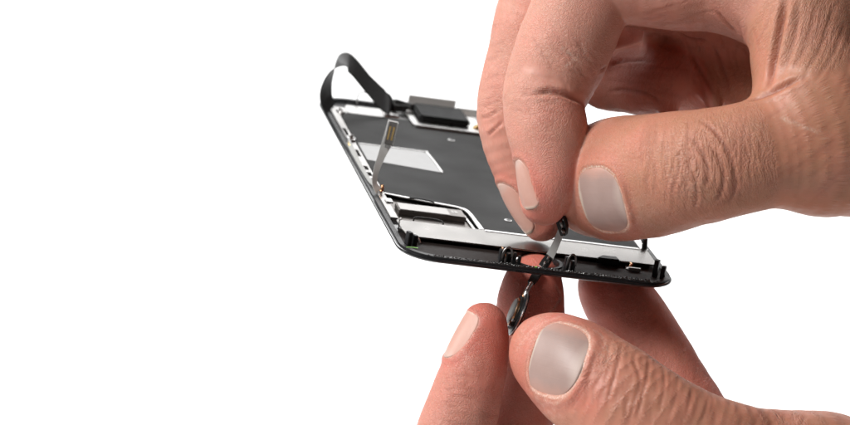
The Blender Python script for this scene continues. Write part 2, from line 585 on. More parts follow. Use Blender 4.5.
        if hook:
            tube('clip_spring', [T(-.7, -.65, .2), T(-.75, -.7, 1.3), T(-.5, -.6, 2.2 * tall), T(.1, -.6, 2.6 * tall), T(.65, -.6, 2.1 * tall), T(.8, -.7, 1.1)], .2 * s, M['steel_dark'], q)
        return q
    clip(3.6, 9.0, 0.4, 1.45, False, 1.15)
    clip(25.2, 4.4, 0.1, 1.5)
    clip(27.9, 3.9, 0.0, 1.0, False, 1.4)
    q = clip(40.8, 4.2, 0.0, 1.3, True, 1.2)
    box('strip_bracket', 56.4, 8.8, 1.03, 59.4, 9.4, 2.0, M['steel'])
    box('strip_bracket', 56.2, 9.45, 1.03, 58.0, 12.0, 1.5, M['steel'])
    clip(63.2, 6.4, -.5, 1.5, False, 1.4)
    tube('hook', [(25.9, 12.0, 2.2), (25.9, 10.6, 2.3), (25.4, 9.6, 1.9), (25.9, 8.8, 1.6), (26.6, 8.4, 1.1)], .28, M['copper'])
    tube('hook', [(57.4, 12.2, 2.1), (57.5, 10.9, 2.2), (57.0, 10.2, 1.8), (57.7, 9.5, 1.4)], .3, M['copper'])
    # side pegs on the right rail
    for (u, v, h) in ((64.3, 25.6, 2.3), (64.2, 45, 2.6)):
        p = tube('side_peg', [(u, v, 1.6), (u, v, 2.6), (u - .15, v + .3, 1.4 + h), (u - .1, v + .9, 1.9 + h)], [.8, .65, .75, .8], M['black'])
        tube('peg_tip', [(u - .12, v + .2, .6 + h), (u - .13, v + .35, 1.1 + h)], .78, M['steel'], p, per=2)
    # black wedge on the front strip
    prism('rubber_wedge', [(48.6, 10.6), (54.6, 10.6), (54.2, 13.4), (50.6, 13.2)], 1.5, 3.0, M['black'], bevel=.25)
    # left-end tab and small bits
    ribbon('bent_tab', [(2.5, 19.5, 1.3), (2.3, 19.3, 2.6), (2.2, 19.2, 3.9), (2.6, 19.2, 4.3)], [1.7, 1.9, 1.3], (.25, 1, 0), .25, M['steel'])
    tube('wire_bow', [(3.1, 13.0, 1.5), (3.2, 12.2, 2.7), (4.6, 11.7, 2.9), (5.6, 11.2, 2.2), (6.2, 10.8, 1.2)], .22, M['steel'])
    ribbon('green_mark', [(1.8, 5.2, 1.58), (3.2, 5.6, 1.6), (4.6, 5.6, 1.58)], [.3, .35], (0, 1, 0), .08, M['green'])
    prism('green_mark', circle(32.2, 1.6, .35, 8), 1.56, 1.66, M['green'], bevel=.03)
    # dimples
    for u, v in ((32.3, 35.5), (31.2, 104.5)):
        d = prism('screw_boss', circle(u, v, .95, 16), 2.205, 2.36, M['steel'], bevel=.05)
        prism('boss_hole', circle(u + .15, v + .1, .6, 12), 2.365, 2.39, M['black'], d, bevel=0)
    # silver label sunk in the plate
    lb = prism('silver_label', [(3.9, 75), (21.6, 71.6), (22.4, 72.4), (21.6, 88.4), (20.6, 89.2), (3.9, 89.2)], 2.205, 2.3, M['label'], bevel=.03)
    ribbon('label_edge', [(21.9, 71.6, 2.33), (22.6, 73, 2.33), (21.8, 88.6, 2.33), (20.5, 89.6, 2.33), (4.0, 89.6, 2.33)], [.5, .6, .5], [(1, 0, 0), (1, 0, 0), (.5, .8, 0), (0, 1, 0)], .14, M['steel'], lb, per=5)
    # adhesive crumbs along the near rim
    bm = bmesh.new()
    for k in range(900):
        u = rnd.uniform(6, 62)
        if k > 620:
            v, w = rnd.uniform(1.7, 3.4), 1.02
        else:
            v, w = rnd.uniform(.6, 1.75), 1.55
        s = rnd.uniform(.05, .2) * (1.4 if 22 < u < 60 else 1)
        a = rnd.uniform(0, 6.28)
        vs = []
        for q in range(5):
            rr = s * rnd.uniform(.5, 1.4)
            vs.append(bm.verts.new(((u + 1.5 * rr * math.cos(a + q * 1.256)) * MM, (v + rr * math.sin(a + q * 1.256)) * MM, (w - .05) * MM)))
        tp = bm.verts.new((u * MM, v * MM, (w + s * rnd.uniform(.5, 1.6)) * MM))
        for q in range(5):
            bm.faces.new((vs[q], vs[(q + 1) % 5], tp))
    me = bpy.data.meshes.new('adhesive_residue')
    bm.to_mesh(me)
    bm.free()
    o = link('adhesive_residue', me, M['residue'], panel, smooth=False)
    o['kind'] = 'stuff'
    # small flex lying along the left rail, standing on its edge
    ribbon('side_flex', [(3.0, 93, 2.8), (1.5, 91, 2.9), (.9, 86, 2.9), (1.0, 78, 2.6), (1.1, 66, 2.3), (1.4, 56, 2.3), (2.3, 49.5, 2.6), (3.0, 47.5, 2.6)],
           [1.3, 1.7, 1.5, 1.0, 1.0, 1.3], (.2, 0, 1), .18, M['flex'])
    tube('contact_pad', [(1.1, 88.5, 2.7), (1.0, 84.5, 2.7)], [.35, .5, .35], M['gold'], per=3)
    tube('ring_terminal', [(2.7 + .9 * math.cos(a), 93.5 + 2.2 * math.sin(a), 2.35) for a in np.linspace(0, 6.2, 12)], .3, M['steel'], per=3)
    tube('ring_terminal', [(4.2 + .9 * math.cos(a), 120.5 + 1.9 * math.sin(a), 2.3) for a in np.linspace(0, 6.2, 12)], .3, M['steel'], per=3)
    # display flex with its connector, standing up from the left rail
    fx = ribbon('display_flex', [(2.2, 47.3, 2.2), (.9, 47.8, 4), (.8, 48.0, 7), (1.5, 48.2, 11), (2.4, 48.4, 15), (2.8, 48.4, 20)],
                [2.4, 1.3, 1.4, 1.9, 2.7, 2.6], [(1, .5, 0), (1, 0, 0), (1, -.2, 0)], .16, M['flex'])
    # connector block in its own little frame at the head of the flex
    cblk = bpy.data.meshes.new('connector_block')
    vs, fs = [], []
    c0, c1 = np.array((2.5, 47.9, 15.2)), np.array((2.8, 47.9, 20.8))
    ax = (c1 - c0) / np.linalg.norm(c1 - c0)
    sx = np.array((1, -.1, .1)); sx = sx - ax * (sx @ ax); sx /= np.linalg.norm(sx)
    nx = np.cross(ax, sx)
    if nx[1] > 0:
        nx = -nx

    def cb(name, a0, a1, s0, s1, n0, n1, mat, parent):
        v8 = []
        for a in (a0, a1):
            for s, n in ((s0, n0), (s1, n0), (s1, n1), (s0, n1)):
                v8.append(tuple((c0 + (ax * (a - 1.0) + sx * s + nx * n) * 1.0) * MM))
        m_ = bpy.data.meshes.new(name)
        m_.from_pydata(v8, [], [(3, 2, 1, 0), (4, 5, 6, 7), (0, 1, 5, 4), (1, 2, 6, 5), (2, 3, 7, 6), (3, 0, 4, 7)])
        bm_ = bmesh.new(); bm_.from_mesh(m_); bmesh.ops.recalc_face_normals(bm_, faces=bm_.faces)
        bm_.to_mesh(m_); bm_.free()
        return link(name, m_, mat, parent, smooth=False)
    cbk = cb('connector', 0, 5.8, -1.15, 1.15, .1, .75, M['steel_satin'], panel)
    cb('connector_wall', .15, 5.65, -1.25, -.95, .1, 1.1, M['steel'], cbk)
    cb('connector_wall', .15, 5.65, .95, 1.25, .1, 1.1, M['steel'], cbk)
    cb('contact_row', 1.2, 4.6, -.7, -.25, .751, .95, M['gold'], cbk)
    cb('contact_row', 1.2, 4.6, .25, .7, .751, .95, M['gold'], cbk)
    cb('connector_foot', -.9, -.1, -.7, .7, .1, .7, M['steel'], cbk)
    tube('solder_tip', [(2.6, 46.4, 2.3), (2.7, 46.3, 3.4), (2.6, 46.6, 4.2)], [.5, .45, .3], M['copper'], per=3)
    # black ribbon arching above the far left corner
    ribbon('camera_ribbon', [(1.8, 122, 1.8), (.0, 122, 5.0), (-.3, 122.2, 8.8), (1.0, 122.6, 12.8), (3.4, 123, 15.0), (6.0, 123.2, 13.9), (11.0, 124, 9.4), (15.8, 124.5, 5.6), (17.9, 124.8, 4.2), (18.4, 124.8, 1.8)],
           [8.0, 8.0, 8.2, 8.4, 8.4, 8.2, 8.2, 9.8, 9, 7], [(.6, 1, 0), (.6, 1, .05), (.5, 1, .15), (.35, 1, .3), (.3, 1, .3), (.3, 1, .3), (.3, 1, .25), (.25, 1, .1)], .3, M['ribbon'], per=8)
    tube('wire_loop', [(10.4, 131, 1.8), (10.2, 131, 4.3), (11.0, 131, 5.3), (14.0, 131, 5.1), (15.6, 131, 4.3)], .2, M['flex'])
    box('ribbon_socket', 16.2, 121.5, 1.91, 20.2, 128.5, 2.6, M['steel'])
    # ear speaker: black block on a steel tray with a flange behind
    tr = prism('speaker_tray', rrect(22.6, 113.2, 60, 131.5, 1.2, 3), 2.21, 2.9, M['steel'], bevel=.08)
    box('tray_flange', 24.0, 131.2, 2.0, 37.0, 131.6, 6.2, M['flex'], tr, bevel=.05)
    box('tray_flange', 37.3, 131.0, 2.0, 60, 131.5, 4.4, M['flex'], tr, bevel=.05)
    sk = prism('ear_speaker', rrect(24.6, 116.8, 38.6, 129.8, 1.3, 4), 2.905, 4.7, M['speaker'], bevel=.5)
    prism('speaker_mesh', rrect(42.4, 117, 58, 129, 1.0, 3), 2.905, 3.6, M['bar'], bevel=.2)
    tube('contact_spring', [(39.3, 117.6, 2.6), (42.3, 117.4, 4.3), (43.6, 118, 4.4), (43.8, 119.5, 3.0)], .6, M['gold'])
    tube('contact_spring', [(41.9, 114.6, 2.6), (42.3, 114.6, 3.2), (43.5, 114.9, 3.0)], .5, M['steel'])
    tube('sensor_flex', [(18.5, 128, 2.5), (20, 128.2, 4.0), (22, 127.5, 4.2), (24.4, 126, 4.2)], [1.0, 1.4, 1.1, .9], M['black'])
    box('sensor_block', 19.2, 125.5, 2.605, 22.8, 130, 4.4, M['black'])


build_panel()

# ------------------------------------------------------------------ home button on its flex cable


def build_button():
    cpt = PX(517.5, 313, 1.0)
    root = bpy.data.objects.new('home_button', None)
    COL.objects.link(root)
    root.location = W(cpt)
    tag(root, 'round home button dangling on its thin flex cable, pinched between the fingertips', 'home button')

    def P(px, py, d):
        return (PX(px, py, d) - cpt) @ AX
    # disc frame: long axis along the picture, seen nearly edge-on
    la = (PX(526.5, 291, 1) - PX(508, 335, 1)); la /= np.linalg.norm(la)
    nrm = np.array([-.90, -.38, -.15]); nrm -= la * (nrm @ la); nrm /= np.linalg.norm(nrm)
    lb = np.cross(nrm, la)
    la, lb, nr = la @ AX, lb @ AX, nrm @ AX

    def turned(name, prof, mat, n=40):
        vs, fs = [], []
        for r, h in prof:
            for k in range(n):
                a = 2 * math.pi * k / n
                vs.append(tuple((r * math.cos(a) * la + r * math.sin(a) * lb + h * nr) * MM))
        for i in range(len(prof) - 1):
            for k in range(n):
                k2 = (k + 1) % n
                fs.append((i * n + k, i * n + k2, (i + 1) * n + k2, (i + 1) * n + k))
        fs.append(tuple(reversed(range(n))))
        fs.append(tuple(range((len(prof) - 1) * n, len(prof) * n)))
        me = bpy.data.meshes.new(name)
        me.from_pydata(vs, [], fs)
        bm = bmesh.new(); bm.from_mesh(me); bmesh.ops.recalc_face_normals(bm, faces=bm.faces); bm.to_mesh(me); bm.free()
        o = link(name, me, mat, root)
        me.set_sharp_from_angle(angle=math.radians(40))
        return o
    turned('button_cap', [(4.9, -.7), (5.35, -.6), (5.5, -.35), (5.5, 0.0), (5.1, .25), (4.5, .3)], M['glass'])
    turned('button_ring', [(5.52, -.3), (5.6, -.2), (5.6, -.05), (5.52, .0)], M['steel'])
    turned('button_plate', [(4.2, .29), (4.1, .75), (3.4, .85)], M['black'])
    sens = turned('sensor_can', [(3.2, .84), (3.1, 1.5), (2.7, 1.62), (1.2, 1.7)], M['steel_satin'])
    turned('sensor_ring', [(3.22, .86), (3.5, .95), (3.45, 1.25), (3.15, 1.3)], M['copper'])
    for k in range(5):
        a = 2.2 + k * .5
        cpos = (3.75 * math.cos(a) * la + 3.75 * math.sin(a) * lb)
        tube('solder_joint', [(cpos + nr * .7), (cpos + nr * 1.25)], [.5, .3], M['steel'], root, per=2)
    # flex strip from the button up through the opening to the pinch

    hole = phone_cam(34.6, 6.4, 1.2)
    hp = (425 + FPX * hole[0] / hole[2], 212.5 + FPX * hole[1] / hole[2], hole[2] - D0)
    print('hole px', hp)
    path = [P(524.5, 297, 1), P(528, 289, 2), P(532, 281.5, 4.5), P(537, 274.5, 6.2), P(543, 267, 6.4), P(549, 258, 5.6), P(556, 244, 4), P(561.5, 229, 2.2), P(562.5, 216, 1.8)]
    path = [p / 1.0 for p in path]
    sd = (np.array([.8, .45, -.35]) @ AX)
    ribbon('flex_cable', path, [1.1, 1.0, 1.4, 1.8, 2.1, 2.0, 1.7, 1.6, 1.6], [sd, sd, (np.array([.93, .3, -.2]) @ AX), (np.array([.9, .35, -.3]) @ AX)], .16, M['flex'], root)
    # stiffened dark section with components, and the plug at the pinch
    ribbon('stiffener', [P(531, 283, 3.2), P(535, 277, 4.6), P(539, 271, 5.3)], [1.7, 2.0, 1.9], sd, .6, M['black'], root)
    ribbon('stiffener', [P(542.5, 267, 5.6), P(546, 262, 5.2), P(549.5, 256.5, 4.6)], [2.1, 2.2, 1.8], sd, .5, M['black'], root)
    for (x, y, d, s) in ((544, 264.2, 4.4, .34), (547.4, 259.2, 4.0, .3), (548, 262.6, 4.4, .22), (542.6, 267.5, 4.6, .26), (536.4, 274, 3.8, .3)):
        p = P(x, y, d)
        q = P(x + 1.6, y - 2.6, d - .2)
        tube('chip', [p, q], [s, s * .8], M['steel_dark'] if s < .3 else M['steel'], root, per=2, n=5)
    tube('cable_joint', [P(524.3, 297.5, .2), P(526.5, 292, .6), P(529, 287, 1.6), P(531.5, 283, 2.6)], [.45, .6, .4, .5], M['steel'], root)
    tube('cable_joint', [P(522, 300, .2), P(524.5, 294, .8), P(527.5, 288, 1.4)], [.35, .5, .3], M['copper'], root)
    plug = ribbon('plug', [P(564.2, 235, -.5), P(563.0, 227, -1.0), P(561.0, 219, -1.2), P(560.2, 214, -1.0)], [1.2, 2.2, 2.3, 1.6], (np.array([.9, .1, -.4]) @ AX), 1.5, M['black'], root)
    for (x, y, x2, y2, r) in ((560.4, 219, 562.6, 229, .3), (562.8, 217.5, 563.6, 222, .22), (562.2, 229, 564.4, 234, .34)):
        tube('plug_pin', [P(x, y, -1.9), P((x + x2) / 2, (y + y2) / 2, -2.1), P(x2, y2, -1.6)], [r, r * 1.2, r * .7], M['steel_dark'], plug, per=3, n=6)


build_button()

# ------------------------------------------------------------------ hands: one closed skin from rounded limbs
VOX = 0.5


def seg_sdf(p, a, ra, b, rb, Mx):
    if Mx is not None:
        p, a, b = p @ Mx, a @ Mx, b @ Mx
    return seg_xyz(p[..., 0], p[..., 1], p[..., 2], a, ra, b, rb)


def seg_xyz(X, Y, Z, a, ra, b, rb):
    dx, dy, dz = X - a[0], Y - a[1], Z - a[2]
    bx, by, bz = b - a
    bb = bx * bx + by * by + bz * bz + 1e-9
    dot = dx * bx
    dot += dy * by
    dot += dz * bz
    h = np.clip(dot / bb, 0, 1)
    dx -= h * bx
    dy -= h * by
    dz -= h * bz
    dx *= dx
    dy *= dy
    dz *= dz
    dx += dy
    dx += dz
    return np.sqrt(dx) - (ra + (rb - ra) * h)


def smin(a, b, k):
    h = np.maximum(k - np.abs(a - b), 0) / k
    return np.minimum(a, b) - h * h * k * 0.25


def limb(points, per=5, flat=None):
    """points: (px, py, depth mm, radius px) -> dense samples (x, y, z, r) in mm"""
    P = []
    for px, py, d, r in points:
        c = PX(px, py, d)
        P.append((*c, r * c[2] / FPX))
    S = spline(P, per)
    Mx = None
    if flat is not None:
        n = np.array(flat[0], dtype=float)
        n /= np.linalg.norm(n)
        Mx = (np.eye(3) + (1 / flat[1] - 1) * np.outer(n, n)).astype(np.float32)
    return S.astype(np.float32), Mx


def surface_nets(F, origin, vox):
    s = F < 0
    nx, ny, nz = F.shape
    c = np.zeros((nx - 1, ny - 1, nz - 1), dtype=np.uint8)
    for dx in (0, 1):
        for dy in (0, 1):
            for dz in (0, 1):
                c += s[dx:nx - 1 + dx, dy:ny - 1 + dy, dz:nz - 1 + dz]
    act = (c > 0) & (c < 8)
    idx = np.full(act.shape, -1, dtype=np.int64)
    ci = np.argwhere(act)
    idx[act] = np.arange(len(ci))
    acc = np.zeros((len(ci), 3))
    cnt = np.zeros(len(ci))
    corners = [(0, 0, 0), (1, 0, 0), (0, 1, 0), (1, 1, 0), (0, 0, 1), (1, 0, 1), (0, 1, 1), (1, 1, 1)]
    vals = [F[ci[:, 0] + a, ci[:, 1] + b, ci[:, 2] + d] for a, b, d in corners]
    for i in range(8):
        for j in range(i + 1, 8):
            A, B = np.array(corners[i]), np.array(corners[j])
            if np.abs(A - B).sum() != 1:
                continue
            va, vb = vals[i], vals[j]
            m = (va < 0) != (vb < 0)
            t = va[m] / (va[m] - vb[m])
            acc[m] += A + t[:, None] * (B - A)
            cnt[m] += 1
    V = (ci + acc / cnt[:, None]) * vox + origin
    quads = []
    for ax in range(3):
        o1, o2 = [(1, 2), (2, 0), (0, 1)][ax]
        sl0 = [slice(None)] * 3
        sl1 = [slice(None)] * 3
        sl0[ax] = slice(0, -1)
        sl1[ax] = slice(1, None)
        a, b = s[tuple(sl0)], s[tuple(sl1)]
        e = np.argwhere(a != b)
        ok = np.all((e[:, [o1, o2]] > 0) & (e[:, [o1, o2]] < np.array(F.shape)[[o1, o2]] - 1), axis=1)
        e = e[ok]
        inside = a[e[:, 0], e[:, 1], e[:, 2]]

        def at(d1, d2):
            q = e.copy()
            q[:, o1] -= d1
            q[:, o2] -= d2
            return idx[q[:, 0], q[:, 1], q[:, 2]]
        q = np.stack([at(1, 1), at(0, 1), at(0, 0), at(1, 0)], 1)
        q[~inside] = q[~inside][:, ::-1]
        quads.append(q)
    Q = np.concatenate(quads)
    return V, Q[(Q >= 0).all(1)]


def vert_normals(V, Q):
    n = np.cross(V[Q[:, 2]] - V[Q[:, 0]], V[Q[:, 3]] - V[Q[:, 1]])
    N = np.zeros_like(V)
    for k in range(4):
        for c in range(3):
            N[:, c] += np.bincount(Q[:, k], weights=n[:, c], minlength=len(V))
    return N / (np.linalg.norm(N, axis=1, keepdims=True) + 1e-12)


def smooth_mesh(V, Q, it, lam=0.5, jump=None):
    a = np.concatenate([Q[:, k] for k in range(4)])
    b = np.concatenate([Q[:, (k + 1) % 4] for k in range(4)])
    A = np.concatenate([a, b])
    B = np.concatenate([b, a])
    if jump is not None:          # do not average across a jump
        ok = np.abs(V[A] - V[B]).max(1) < jump
        A, B = A[ok], B[ok]
    deg = np.bincount(A, minlength=len(V)).astype(float)
    lone = deg == 0
    deg[lone] = 1
    for i in range(it):
        L = np.stack([np.bincount(A, weights=V[B, c], minlength=len(V)) for c in range(3)], 1) / deg[:, None]
        L[lone] = V[lone]
        V = V + lam * (L - V)
    return V


def vnoise(P, scale, seed):
    """cheap smooth 3-D noise from a few rotated sine products, about -1..1"""
    rng = np.random.default_rng(seed)
    out = np.zeros(len(P))
    for k in range(6):
        d = rng.normal(size=(2, 3))
        d /= np.linalg.norm(d, axis=1, keepdims=True)
        ph = rng.uniform(0, 6.28, 2)
        f = scale * rng.uniform(.7, 1.5)
        out += np.sin(P @ d[0] * f + ph[0]) * np.sin(P @ d[1] * f + ph[1])
    return out / 2.5


def build_hand(spec):
    limbs = {k: limb(v['pts'], v.get('per', 5), v.get('flat')) for k, v in spec['limbs'].items()}
    palm = [limb(p, 4) for p in spec['palm']]
    fold = [limb(p, 4) for p in spec.get('folds', [])]
    lo = np.array([1e9] * 3)
    hi = -lo
    for S, _ in list(limbs.values()) + palm + fold:
        lo = np.minimum(lo, (S[:, :3] - S[:, 3:4]).min(0))
        hi = np.maximum(hi, (S[:, :3] + S[:, 3:4]).max(0))
    lo -= 3
    hi += 3
    if 'clip' in spec:
        hi = np.minimum(hi, spec['clip'][1])
        lo = np.maximum(lo, spec['clip'][0])
    dim = np.ceil((hi - lo) / VOX).astype(int) + 1
    F = np.full(dim, 50.0, dtype=np.float32)
    BL = 28
    MARG = 7.0

    boxes = {}

    def part_sdf(S, Mx, p, b0, b1):
        key = id(S)
        if key not in boxes:
            r = np.maximum(S[:-1, 3:4], S[1:, 3:4]) + MARG
            T = S.copy()
            if Mx is not None:
                T[:, :3] = S[:, :3] @ Mx
            boxes[key] = (np.minimum(S[:-1, :3], S[1:, :3]) - r, np.maximum(S[:-1, :3], S[1:, :3]) + r, T)
        mn, mx, T = boxes[key]
        hit = np.where(((mn <= b1) & (mx >= b0)).all(1))[0]
        if len(hit) == 0:
            return None
        q = p if Mx is None else p @ Mx
        X, Y, Z = (np.ascontiguousarray(q[..., c]) for c in range(3))
        d = None
        for n_ in hit:
            a, b = T[n_], T[n_ + 1]
            v = seg_xyz(X, Y, Z, a[:3], a[3], b[:3], b[3])
            d = v if d is None else np.minimum(d, v)
        return d
    for i in range(0, dim[0], BL):
        for j in range(0, dim[1], BL):
            for k in range(0, dim[2], BL):
                e = np.minimum(np.array([i, j, k]) + BL, dim)
                g = np.stack(np.meshgrid(*[np.arange(s, t, dtype=np.float32) for s, t in zip((i, j, k), e)], indexing='ij'), -1)
                p = (g * VOX + lo).astype(np.float32)
                b0, b1 = p[0, 0, 0], p[-1, -1, -1]
                pc = ((b0 + b1) / 2)[None, None, None]
                hd = float(np.linalg.norm(b1 - b0)) / 2 * 1.25 + 5.0
                dc = min([1e3] + [float(x.min()) for x in (part_sdf(S, Mx, pc, b0, b1) for S, Mx in list(limbs.values()) + palm + fold) if x is not None])
                if dc > hd or dc < -hd:
                    F[i:e[0], j:e[1], k:e[2]] = 50.0 if dc > 0 else -50.0
                    continue
                P_ = None
                for S, Mx in palm:
                    q = part_sdf(S, Mx, p, b0, b1)
                    if q is not None:
                        P_ = q if P_ is None else smin(P_, q, 9.0)
                tot = None
                for nm, (S, Mx) in limbs.items():
                    q = part_sdf(S, Mx, p, b0, b1)
                    if q is None:
                        continue
                    if P_ is not None:
                        q = smin(q, P_, spec['limbs'][nm].get('k', 7.0))
                    tot = q if tot is None else smin(tot, q, 0.35)
                if P_ is not None:
                    tot = P_ if tot is None else np.minimum(tot, P_)
                for S, Mx in fold:
                    q = part_sdf(S, Mx, p, b0, b1)
                    if q is not None:
                        tot = q if tot is None else smin(tot, q, 2.5)
                if tot is not None:
                    F[i:e[0], j:e[1], k:e[2]] = tot
    # close the skin where the limb leaves the block
    F[0], F[-1], F[:, 0], F[:, -1], F[:, :, 0], F[:, :, -1] = [np.float32(1.0)] * 6
    V, Q = surface_nets(F, lo, VOX)
    V = smooth_mesh(V, Q, 3)
    # ---- finger coordinates (along, round) of each vertex, redness
    best = np.full(len(V), 1e9)
    fuv = np.zeros((len(V), 3))
    red = np.zeros(len(V))
    tan = np.zeros(len(V))
    off = 0.0
    for nm, (S, Mx) in list(limbs.items()) + [('palm%d' % i, x) for i, x in enumerate(palm)]:
        arc = np.concatenate([[0], np.cumsum(np.linalg.norm(np.diff(S[:, :3], axis=0), axis=1))])
        for si, (a, b) in enumerate(zip(S[:-1], S[1:])):
            rr = max(a[3], b[3]) + 6
            m = np.where((np.abs(V - (a[:3] + b[:3]) / 2) < rr + np.linalg.norm(b[:3] - a[:3])).all(1))[0]
            if len(m) == 0:
                continue
            d = seg_sdf(V[m], a[:3].astype(float), a[3], b[:3].astype(float), b[3], Mx)
            pen = 5.0 if nm.startswith('palm') else 0.0
            w = d + pen < best[m]
            m = m[w]
            best[m] = d[w] + pen
            ba = (b[:3] - a[:3]).astype(float)
            ln = np.linalg.norm(ba)
            t = ba / ln
            rel = V[m] - a[:3]
            h = np.clip(rel @ t, 0, ln)
            ref = np.array([0, 0, -1.0])
            ref -= t * (ref @ t)
            ref /= np.linalg.norm(ref)
            oth = np.cross(t, ref)
            ang = np.arctan2(rel @ oth, rel @ ref)
            fuv[m, 0] = arc[si] + (rel @ t if si in (0,) else h) + off
            fuv[m, 1] = ang * (a[3] + b[3]) / 2
            fuv[m, 2] = off
            if nm.startswith('palm'):
                fuv[m, 0] = V[m] @ np.array([.92, .38, .05]) + 3000
                fuv[m, 1] = V[m] @ np.array([-.3, .75, -.6])
                red[m] = 0.12
                tan[m] = .9
            else:
                tan[m] = spec['limbs'][nm].get('tan', .1)
                red[m] = spec['limbs'][nm].get('red', .15) + spec['limbs'][nm].get('tipred', .35) * np.exp(-((arc[si] + h) / 14.0) ** 2)
        off += 300.0
    tan = smooth_mesh(np.repeat(tan[:, None], 3, 1), Q, 40)[:, 0]
    seam = np.zeros(len(V))
    for k in range(4):
        x, y = Q[:, k], Q[:, (k + 1) % 4]
        j_ = np.abs(fuv[x, :2] - fuv[y, :2]).max(1) > 2.0
        seam[x[j_]] = 1
        seam[y[j_]] = 1
    fuv = smooth_mesh(fuv, Q, 14, jump=2.0)
    for it in range(4):
        s2 = seam.copy()
        for k in range(4):
            x, y = Q[:, k], Q[:, (k + 1) % 4]
            np.maximum.at(s2, x, seam[y] - .24)
            np.maximum.at(s2, y, seam[x] - .24)
        seam = s2
    N = vert_normals(V, Q)
    # ---- broad unevenness of flesh
    V = V + N * (vnoise(V, .22, spec['seed'])[:, None] * .22 + vnoise(V, .6, spec['seed'] + 1)[:, None] * .08)
    tris_bvh = BVHTree.FromPolygons([tuple(v) for v in V], [tuple(q) for q in Q.tolist()])
    N = vert_normals(V, Q)
    crease = np.zeros(len(V))
    dry = np.zeros(len(V))

    def cast(px, py):
        d = np.array([(px - 425.0) / FPX, (py - 212.5) / FPX, 1.0])
        d /= np.linalg.norm(d)
        hit = tris_bvh.ray_cast(Vector((0, 0, 0)) + Vector(d) * 600, Vector(d), 400)
        return None if hit[0] is None else np.array(hit[0])
    disp = np.zeros(len(V))

    def carve(poly3, depth, width, col=1.0):
        nonlocal disp
        mn = poly3.min(0) - 3.5 * width
        mx = poly3.max(0) + 3.5 * width
        m = np.where(((V > mn) & (V < mx)).all(1))[0]
        if len(m) == 0:
            return
        D = np.full(len(m), 1e9)
        Tt = np.zeros(len(m))
        n = len(poly3) - 1
        for i in range(n):
            a, b = poly3[i], poly3[i + 1]
            ba = b - a
            h = np.clip(((V[m] - a) @ ba) / (ba @ ba + 1e-9), 0, 1)
            dd = np.linalg.norm(V[m] - a - h[:, None] * ba, axis=1)
            w = dd < D
            D[w] = dd[w]
            Tt[w] = (i + h[w]) / n
        taper = np.clip(np.minimum(Tt, 1 - Tt) * 5, 0.0, 1)
        g = np.exp(-(D / width) ** 2)
        lip = np.exp(-((D - 2.0 * width) / (1.1 * width)) ** 2)
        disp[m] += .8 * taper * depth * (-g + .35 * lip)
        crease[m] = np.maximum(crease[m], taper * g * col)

    def carve_px(pts, depth, width, col=1.0):
        S = spline([(x, y) for x, y in pts], 6)
        run = []
        for x, y in S:
            c = cast(x, y)
            if c is None or (run and np.linalg.norm(c - run[-1]) > 4):
                if len(run) > 2:
                    carve(np.array(run), depth, width, col)
                run = [] if c is None else [c]
                continue
            run.append(c)
        if len(run) > 2:
            carve(np.array(run), depth, width, col)
    for pts, dp, wd in spec['creases']:
        carve_px(pts, dp * 1.35, wd * .95, min(1, dp * 3.0))
    rnd = random.Random(spec['seed'])
    for (cx, cy, dx, dy, n, sx_, L_, dp) in spec['wrinkles']:
        # n short wrinkles running along (dx, dy), scattered across by sx_
        ln = math.hypot(dx, dy)
        dx, dy = dx / ln, dy / ln
        for k in range(n):
            o = rnd.gauss(0, sx_)
            al = rnd.uniform(-.5, .5) * L_
            l2 = L_ * rnd.uniform(.25, .8) / 2
            bend = rnd.uniform(-4, 4)
            pts = []
            for t in (-1, -.5, 0, .5, 1):
                s = al + t * l2
                w = o + bend * (1 - t * t) * .5 + rnd.uniform(-.8, .8)
                pts.append((cx + dx * s - dy * w, cy + dy * s + dx * w))
            carve_px(pts, dp * rnd.uniform(.5, 1.2), rnd.uniform(.28, .5), .35)
    V2 = V + N * disp[:, None]
    # ---- nails: smooth shells fitted on the finger back, skin tucked round them
    nails = []
    for nl in spec['nails']:
        n = np.array(nl['n'], dtype=float); n /= np.linalg.norm(n)
        a = np.array(nl['a'], dtype=float); a -= n * (a @ n); a /= np.linalg.norm(a)
        b = np.cross(n, a)
        S = limbs[nl['limb']][0]
        c0 = PX(*nl['c'])
        hit = tris_bvh.ray_cast(Vector(c0 + n * 40), Vector(-n), 80)
        0 and print('nail', nl['limb'], hit[0] and [round(425 + FPX * hit[0][0] / hit[0][2], 1), round(212.5 + FPX * hit[0][1] / hit[0][2], 1)])
        c = np.array(hit[0])
        la, lb = nl['la'], nl['lb']          # half length (to tip = -a side), half width
        smp, hs = [], []
        for ia in np.linspace(-1.0, 1.0, 13):
            for ib in np.linspace(-1.0, 1.0, 13):
                q = c + a * ia * la + b * ib * lb
                h = tris_bvh.ray_cast(Vector(q + n * 30), Vector(-n), 60)
                if h[0] is None:
                    continue
                hh = (np.array(h[0]) - c) @ n
                if hh < -lb * 1.1:
                    continue
                smp.append((ia, ib)); hs.append(hh)
        smp = np.array(smp); hs = np.array(hs)

        def basis(A, B):
            return np.stack([np.ones_like(A), A, B, A * A, B * B, A * B, B ** 4], -1)
        co, *_ = np.linalg.lstsq(basis(smp[:, 0], smp[:, 1]), hs, rcond=None)
        # flatten the lengthwise curl: the nail runs on past the pad
        co[3] = max(co[3], -1.1)

        def height(A, B):
            return basis(np.asarray(A, float), np.asarray(B, float)) @ co
        ex = nl.get('ex', 3.0)
        # shell
        na, nb = 26, 26
        vs, fs, at = [], [], []
        lift = nl.get('lift', .35)
